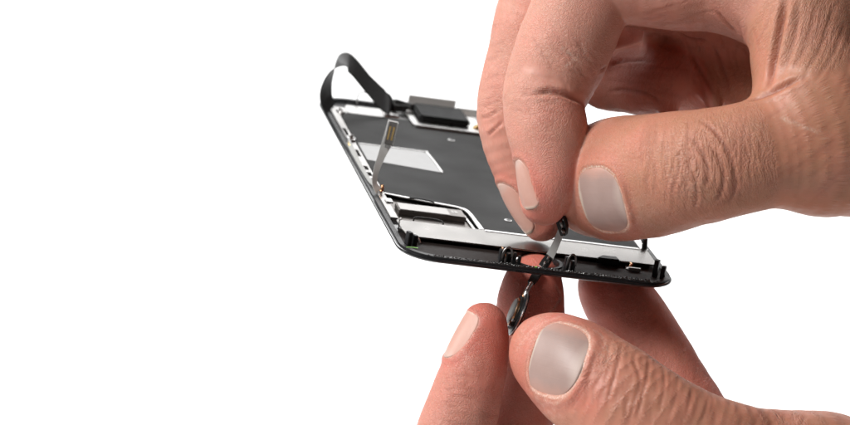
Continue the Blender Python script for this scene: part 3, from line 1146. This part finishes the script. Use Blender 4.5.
        for layer in (0, 1):
            for i in range(na):
                for j in range(nb):
                    s, t = -1 + 2 * i / (na - 1), -1 + 2 * j / (nb - 1)
                    # square to superellipse
                    A = s * (1 - .5 * abs(t) ** ex * .42)
                    B = t * (1 - .5 * abs(s) ** ex * (.42 if s < 0 else .62))
                    rim = max(abs(s), abs(t))
                    z = float(height(A, B)) + (lift * (1 - .55 * rim ** 6) if layer == 0 else -.55)
                    p = c + a * (-A) * -la + b * B * lb + n * z
                    vs.append(p); at.append((A, B, 0))
        o1 = na * nb
        for i in range(na - 1):
            for j in range(nb - 1):
                q = (i * nb + j, (i + 1) * nb + j, (i + 1) * nb + j + 1, i * nb + j + 1)
                fs.append(q); fs.append(tuple(o1 + x for x in reversed(q)))
        ring = [(i, 0) for i in range(na)] + [(na - 1, j) for j in range(1, nb)] + [(i, nb - 1) for i in range(na - 2, -1, -1)] + [(0, j) for j in range(nb - 2, 0, -1)]
        ri = [i * nb + j for i, j in ring]
        for k in range(len(ri)):
            x, y = ri[k], ri[(k + 1) % len(ri)]
            fs.append((x, y, o1 + y, o1 + x))
        nails.append((np.array(vs), fs, np.array(at), nl))
        # tuck skin
        rel = V2 - c
        A = (rel @ a) / la
        B = (rel @ b) / lb
        Hh = rel @ n
        m = np.where((np.abs(A) < 1.7) & (np.abs(B) < 1.6))[0]
        hn = height(np.clip(A[m], -1.1, 1.1), np.clip(B[m], -1.1, 1.1))
        near = np.abs(Hh[m] - hn) < 3.5
        m, hn = m[near], hn[near]
        sA, sB = A[m], B[m]
        rad = (np.abs(sA) ** 2.8 + np.abs(sB) ** 2.8) ** (1 / 2.8)
        ins = np.clip((.97 - rad) / .10, 0, 1)
        tgt = hn - .3
        V2[m] += n * ((tgt - Hh[m]) * ins)[:, None]
        # raised fold along the sides and the cuticle, none at the free edge
        cut = np.clip((sA + 1.0) / .5, 0, 1)
        fold_ = np.exp(-((rad - 1.12) / .12) ** 2) * cut
        V2[m] += n * (fold_ * nl.get('fold', .45))[:, None]
        line = np.exp(-((rad - 1.0) / .035) ** 2)
        dry[m] = np.maximum(dry[m], line * (.35 + .65 * cut) * nl.get('dry', 1.0))
        crease[m] = np.maximum(crease[m], .5 * np.exp(-((rad - 1.06) / .03) ** 2))
        red[m] += .25 * np.exp(-((rad - 1.25) / .2) ** 2)
    # ---- pale dry patches
    for (x, y, rpx, amt) in spec.get('dry', []):
        p = cast(x, y)
        if p is not None:
            d = np.linalg.norm(V - p, axis=1) / (rpx * .232)
            dry[:] = np.maximum(dry, amt * np.exp(-d * d) * (vnoise(V, 2.2, 7) * .5 + .5).clip(0, 1))
    for (x, y, rpx, amt) in spec.get('redspots', []):
        p = cast(x, y)
        if p is not None:
            d = np.linalg.norm(V - p, axis=1) / (rpx * .232)
            red += amt * np.exp(-d * d)
    for pts in spec.get('scratches', []):
        c3 = [cast(x, y) for x, y in spline([(x, y) for x, y in pts], 8)]
        c3 = np.array([c for c in c3 if c is not None])
        if len(c3) < 2:
            continue
        for q in c3:
            m = np.where((np.abs(V - q) < 1.2).all(1))[0]
            dry[m] = np.maximum(dry[m], .5 * np.exp(-(np.linalg.norm(V[m] - q, axis=1) / .42) ** 2))
    extra = {}
    for key in ('knuckle', 'pad'):
        acc = np.zeros(len(V))
        for (x, y, rpx, amt) in spec.get(key, []):
            p = cast(x, y)
            if p is not None:
                d = np.linalg.norm(V - p, axis=1) / (rpx * .232)
                acc = np.maximum(acc, amt * np.exp(-d * d))
        extra[key] = acc
    # ---- objects
    base = PX(*spec['base'])
    bw = W(base)
    me = bpy.data.meshes.new('hand')
    Vw = (CAM + (V2 * MM) @ AX) - bw
    me.vertices.add(len(Vw))
    me.vertices.foreach_set('co', Vw.astype(np.float32).ravel())
    me.loops.add(Q.size)
    me.loops.foreach_set('vertex_index', Q.astype(np.int32).ravel())
    me.polygons.add(len(Q))
    me.polygons.foreach_set('loop_start', np.arange(0, Q.size, 4, dtype=np.int32))
    me.update(calc_edges=True)
    me.validate()
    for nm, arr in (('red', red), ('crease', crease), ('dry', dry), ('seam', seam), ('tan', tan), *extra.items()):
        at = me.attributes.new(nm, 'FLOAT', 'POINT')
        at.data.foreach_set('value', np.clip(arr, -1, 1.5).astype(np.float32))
    at = me.attributes.new('fuv', 'FLOAT_VECTOR', 'POINT')
    at.data.foreach_set('vector', fuv.astype(np.float32).ravel())
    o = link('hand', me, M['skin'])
    o.location = bw
    tag(o, spec['label'], 'hand', 'two hands working on the panel')
    for vs, fs, at_, nl in nails:
        nm_ = bpy.data.meshes.new('fingernail')
        nm_.from_pydata([tuple(x) for x in (CAM + (vs * MM) @ AX) - bw], [], fs)
        bm = bmesh.new(); bm.from_mesh(nm_); bmesh.ops.recalc_face_normals(bm, faces=bm.faces); bm.to_mesh(nm_); bm.free()
        aa = nm_.attributes.new('nail', 'FLOAT_VECTOR', 'POINT')
        aa.data.foreach_set('vector', at_.astype(np.float32).ravel())
        link('fingernail', nm_, M['nail' if nl['limb'] == 'thumb' else 'nail_pink'], o)
    print('hand', len(V), 'verts', len(Q), 'quads')
    return o


UPPER = dict(
    seed=3, base=(1010, 60, 20),
    label='upper hand reaching in from the right, pinching the cable plug between thumb and forefinger',
    limbs={
        'index': dict(k=9, tipred=.35, red=.2, pts=[(544, 202, -3, 24), (549, 184, -5, 31), (550, 163, -5, 35), (547, 130, -4, 41), (543, 100, -2, 41), (550, 80, 0, 45), (563, 50, 0, 48), (583, 0, 0, 48), (606, -28, 0, 52), (680, -28, 0, 58), (765, -30, 0, 62)]),
        'middle': dict(k=9, tipred=.3, red=.22, pts=[(541, 222, 15, 20), (534, 205, 15, 25), (524, 170, 16, 30), (514, 115, 17, 38), (528, 50, 18, 40), (545, 0, 18, 44), (575, -30, 18, 48), (660, -18, 22, 50), (765, -12, 22, 58)]),
        'ring': dict(k=7, red=.35, tipred=.2, pts=[(660, 84, 26, 30), (630, 80, 34, 32), (608, 72, 40, 37), (622, 40, 42, 40), (690, 22, 40, 46), (770, 14, 38, 54)]),
        'pinky': dict(k=7, red=.35, tipred=.2, pts=[(690, 92, 34, 26), (655, 82, 46, 30), (640, 70, 52, 32), (700, 60, 54, 36), (780, 50, 52, 46)]),
        'thumb': dict(k=6, red=.14, tan=1.0, tipred=.2, flat=((-.35, .0, .94), .84), pts=[(601, 186, 5, 53), (617, 179, 0, 62), (645, 177, -8, 62), (675, 171, -15, 60), (705, 166, -21, 57), (740, 159, -23, 55), (775, 152, -22, 56), (830, 142, -16, 68), (920, 120, -2, 88)]),
    },
    palm=[[(768, -32, 0, 58), (850, 10, 4, 80), (960, 60, 16, 104)],
          [(768, -10, 22, 56), (860, 20, 24, 80), (970, 65, 22, 104)],
          [(772, 15, 38, 54), (870, 40, 40, 76), (980, 75, 28, 100)],
          [(784, 52, 52, 46), (880, 75, 50, 66), (990, 85, 34, 95)],
          [(800, -30, -8, 52), (804, 40, -12, 55), (814, 95, -16, 58)],
          [(676, 78, 34, 39), (760, 78, 25, 48), (850, 80, 15, 70)],
          [(830, 142, -16, 68), (920, 120, -2, 88), (1000, 80, 18, 108), (1180, 40, 30, 118), (1320, 20, 40, 130)]],
    folds=[[(690, 20, 26, 8), (698, 66, 22.5, 9), (712, 100, 18, 9), (722, 130, 16, 8)], [(650, 40, 26, 7), (660, 84, 22, 8), (668, 108, 21, 8), (674, 135, 21, 7)], [(606, 62, 30, 7), (628, 58, 30, 8), (656, 50, 28, 7)]],
    clip=(np.array([-1e3] * 3), np.array([205.0, 1e3, 1e3])),
    creases=[
        # index, last joint
        ([(532, 93), (549, 92), (562, 94), (575, 99), (590, 107)], .8, .75), ([(556, 98), (566, 101), (578, 108)], .2, .4),
        ([(520, 96), (535, 94), (550, 92)], .12, .4),
        ([(560, 52), (580, 57), (600, 66)], .10, .4), ([(566, 70), (580, 74), (596, 84)], .12, .35),
        ([(562, 42), (574, 60), (586, 78)], .1, .35), ([(575, 40), (585, 55), (596, 72)], .08, .35),
        # middle, folds on its back
        ([(480, 118), (489, 116), (500, 110)], .25, .4), ([(487, 136), (494, 130), (504, 120)], .3, .4), ([(482, 108), (490, 104), (501, 100)], .15, .35),
        # thumb knuckle
        ([(687, 134), (698, 146), (706, 160), (708, 178), (704, 190)], .32, .45),
        ([(696, 118), (710, 127), (721, 139), (731, 158), (736, 182), (731, 198), (720, 206)], .34, .45),
        ([(710, 146), (720, 160), (724, 178), (720, 194), (714, 204)], .30, .45),
        ([(692, 172), (696, 184), (697, 198), (693, 212)], .22, .4),
        ([(676, 148), (680, 160), (677, 178), (670, 196)], .16, .4), ([(668, 140), (668, 160), (664, 184)], .12, .4),
        ([(742, 140), (750, 160), (750, 182)], .14, .4), ([(756, 138), (764, 156), (764, 178)], .09, .4),
        ([(650, 134), (648, 160), (646, 190)], .1, .4),
        # web and back of the hand
        ([(787, -5), (780, 30), (774, 60), (768, 92)], 1.1, .9), ([(748, 101), (758, 98), (770, 93), (786, 85), (800, 79)], .6, .8), ([(800, 0), (794, 40), (782, 78)], .2, .6),
        ([(818, 0), (808, 40), (790, 76)], .16, .5), ([(836, 0), (822, 44), (802, 78)], .14, .5), ([(770, 96), (790, 84), (812, 74)], .18, .6),
        ([(846, 20), (832, 56), (812, 86)], .12, .5),
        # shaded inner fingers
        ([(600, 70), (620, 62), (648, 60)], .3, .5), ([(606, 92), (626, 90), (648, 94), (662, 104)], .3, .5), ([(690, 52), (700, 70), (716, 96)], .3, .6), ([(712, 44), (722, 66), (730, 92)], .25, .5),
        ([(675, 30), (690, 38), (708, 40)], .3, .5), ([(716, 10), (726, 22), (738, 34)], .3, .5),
        ([(790, 118), (800, 125), (816, 130)], .12, .3),
    ],
    wrinkles=[(690, 170, -.1, 1, 30, 16, 66, .07), (735, 165, -.05, 1, 22, 20, 62, .055), (650, 160, 0, 1, 16, 10, 60, .06),
              (815, 40, -.45, 1, 24, 24, 80, .045), (800, 150, -.8, .6, 20, 22, 60, .03), (570, 60, .5, .85, 20, 18, 50, .05), (540, 100, 1, .2, 16, 14, 40, .05),
              (495, 60, 1, -.25, 18, 40, 26, .05), (640, 75, 1, .1, 14, 16, 60, .08), (720, 60, .3, 1, 12, 14, 50, .1), (680, 12, 1, -.2, 16, 12, 60, .08)],
    nails=[dict(limb='thumb', c=(623, 186, -2), n=(-.38, .26, -.9), a=(.84, -.06, -.53), la=6.2, lb=8.2, fold=.55, lift=.08),
           dict(limb='index', c=(549, 184, -5), n=(-.935, .02, -.35), a=(-.10, -1, .05), la=5.8, lb=4.4, fold=.3, lift=.06, dry=.4),
           dict(limb='middle', c=(534, 207, 15), n=(-.955, .1, -.28), a=(-.32, -1, .05), la=6.4, lb=4.5, fold=.3, lift=.06, dry=.6)],
    dry=[(548, 92, 14, .5), (585, 50, 20, .35), (590, 200, 26, .5), (690, 175, 24, .25), (575, 150, 20, .2), (640, 215, 24, .3)],
    knuckle=[(700, 172, 52, .85), (750, 165, 40, .6), (815, 30, 50, .5), (800, 160, 50, .7), (570, 60, 40, .2), (540, 96, 24, .25), (490, 118, 22, .6), (650, 75, 50, .6), (650, 160, 30, .5)],
    scratches=[[(782, 118), (796, 124), (818, 132)], [(562, 48), (572, 56), (580, 63)], [(566, 66), (577, 58)]],
    pad=[(562, 150, 30, 1.0), (550, 130, 20, .6)],
    redspots=[(545, 178, 20, .2), (640, 140, 30, .2), (548, 108, 22, .15)],
)

LOWER = dict(
    seed=11, base=(1000, 560, 10),
    label='lower hand reaching up from the right, holding the home button below the panel',
    limbs={
        'index': dict(k=9, tipred=.55, red=.38, pts=[(484, 327, -4, 24.5), (481, 343, -4, 28.5), (474, 368, -4, 33), (462, 412, -4, 37), (450, 462, -3, 39), (478, 540, 0, 44), (560, 590, 3, 48), (660, 600, 5, 56)]),
        'middle': dict(k=9, tipred=.5, red=.6, pts=[(534, 281, 12, 28), (531, 298, 12.5, 33), (528, 340, 13, 37), (520, 400, 12, 38), (512, 460, 12, 40), (540, 545, 16, 44), (610, 590, 20, 48), (690, 590, 22, 54)]),
        'ring': dict(k=9, tipred=.3, red=.6, pts=[(608, 286, 26, 30), (620, 302, 26, 36), (643, 340, 25, 39), (672, 392, 23, 41), (705, 446, 22, 44), (760, 520, 24, 52)]),
        'pinky': dict(k=9, tipred=.3, red=.3, pts=[(600, 470, 44, 30), (640, 500, 44, 34), (700, 540, 42, 38), (790, 560, 38, 48)]),
        'thumb': dict(k=12, red=.22, tan=.8, tipred=.4, flat=((-.2, -.3, .93), .86), pts=[(548, 352, -10, 40), (557, 358, -12, 46), (577, 373, -16, 53), (605, 395, -20, 57), (640, 421, -23, 60), (680, 446, -23, 63), (730, 470, -20, 68), (820, 499, -10, 75), (920, 546, 0, 94)]),
    },
    palm=[[(660, 600, 5, 56), (800, 590, 8, 80), (960, 570, 12, 104)],
          [(690, 590, 22, 54), (820, 580, 24, 78), (970, 570, 18, 104)],
          [(765, 525, 24, 52), (860, 550, 28, 72), (980, 565, 22, 100)],
          [(790, 560, 38, 48), (880, 570, 36, 66), (990, 570, 26, 95)],
          [(820, 499, -10, 75), (920, 546, 0, 94), (1010, 570, 10, 106), (1190, 610, 16, 116), (1320, 650, 20, 128)]],
    clip=(np.array([-1e3] * 3), np.array([205.0, 1e3, 1e3])),
    creases=[
        ([(640, 345), (634, 360), (640, 380), (634, 404), (628, 424)], .24, .42), ([(650, 352), (648, 372), (642, 396), (636, 420)], .22, .4),
        ([(622, 342), (618, 362), (612, 384), (606, 408)], .24, .4), ([(610, 340), (606, 360), (598, 384)], .15, .4),
        ([(664, 366), (664, 388), (658, 414)], .15, .4), ([(678, 376), (676, 396), (668, 420)], .10, .4),
        ([(692, 384), (690, 402), (684, 422)], .12, .4), ([(708, 394), (706, 410), (700, 424)], .10, .4), ([(596, 346), (594, 360), (588, 376)], .12, .35),
        ([(440, 392), (460, 388), (486, 394)], .1, .4), ([(446, 378), (462, 376), (482, 380)], .07, .4),
        ([(556, 286), (560, 296), (556, 306), (552, 312)], .15, .35),
    ],
    wrinkles=[(632, 385, -.12, 1, 24, 14, 64, .055), (680, 405, -.1, 1, 18, 22, 50, .045), (600, 370, -.1, 1, 14, 8, 50, .06), (760, 418, -.4, 1, 24, 34, 30, .06),
              (465, 400, 1, 0, 14, 24, 40, .04), (640, 330, .8, -.5, 8, 20, 30, .05)],
    nails=[dict(limb='thumb', c=(570, 368, -14), n=(-.30, -.22, -.93), a=(.84, .24, -.5), la=7.1, lb=8.6, fold=.55, lift=.1, dry=1.0),
           dict(limb='index', c=(482, 336, -4), n=(-.92, -.12, -.38), a=(-.26, .95, .05), la=5.8, lb=4.7, fold=.3, lift=.06, dry=.4)],
    dry=[(530, 330, 26, .45), (600, 350, 22, .4), (545, 408, 22, .5), (462, 352, 12, .4)],
    knuckle=[(640, 385, 55, .75), (700, 405, 45, .5), (780, 415, 40, .5), (462, 390, 30, .25), (600, 375, 30, .6)],
    scratches=[[(556, 286), (561, 296), (556, 306), (550, 313)], [(517, 350), (526, 336), (540, 324), (560, 317)], [(545, 400), (556, 404), (566, 396)], [(594, 330), (602, 336), (606, 346)]],
    pad=[(488, 350, 26, .8), (515, 290, 26, .8)],
    redspots=[(482, 316, 18, .3), (530, 295, 30, .3), (590, 400, 24, .25)],
)

build_hand(UPPER)
build_hand(LOWER)
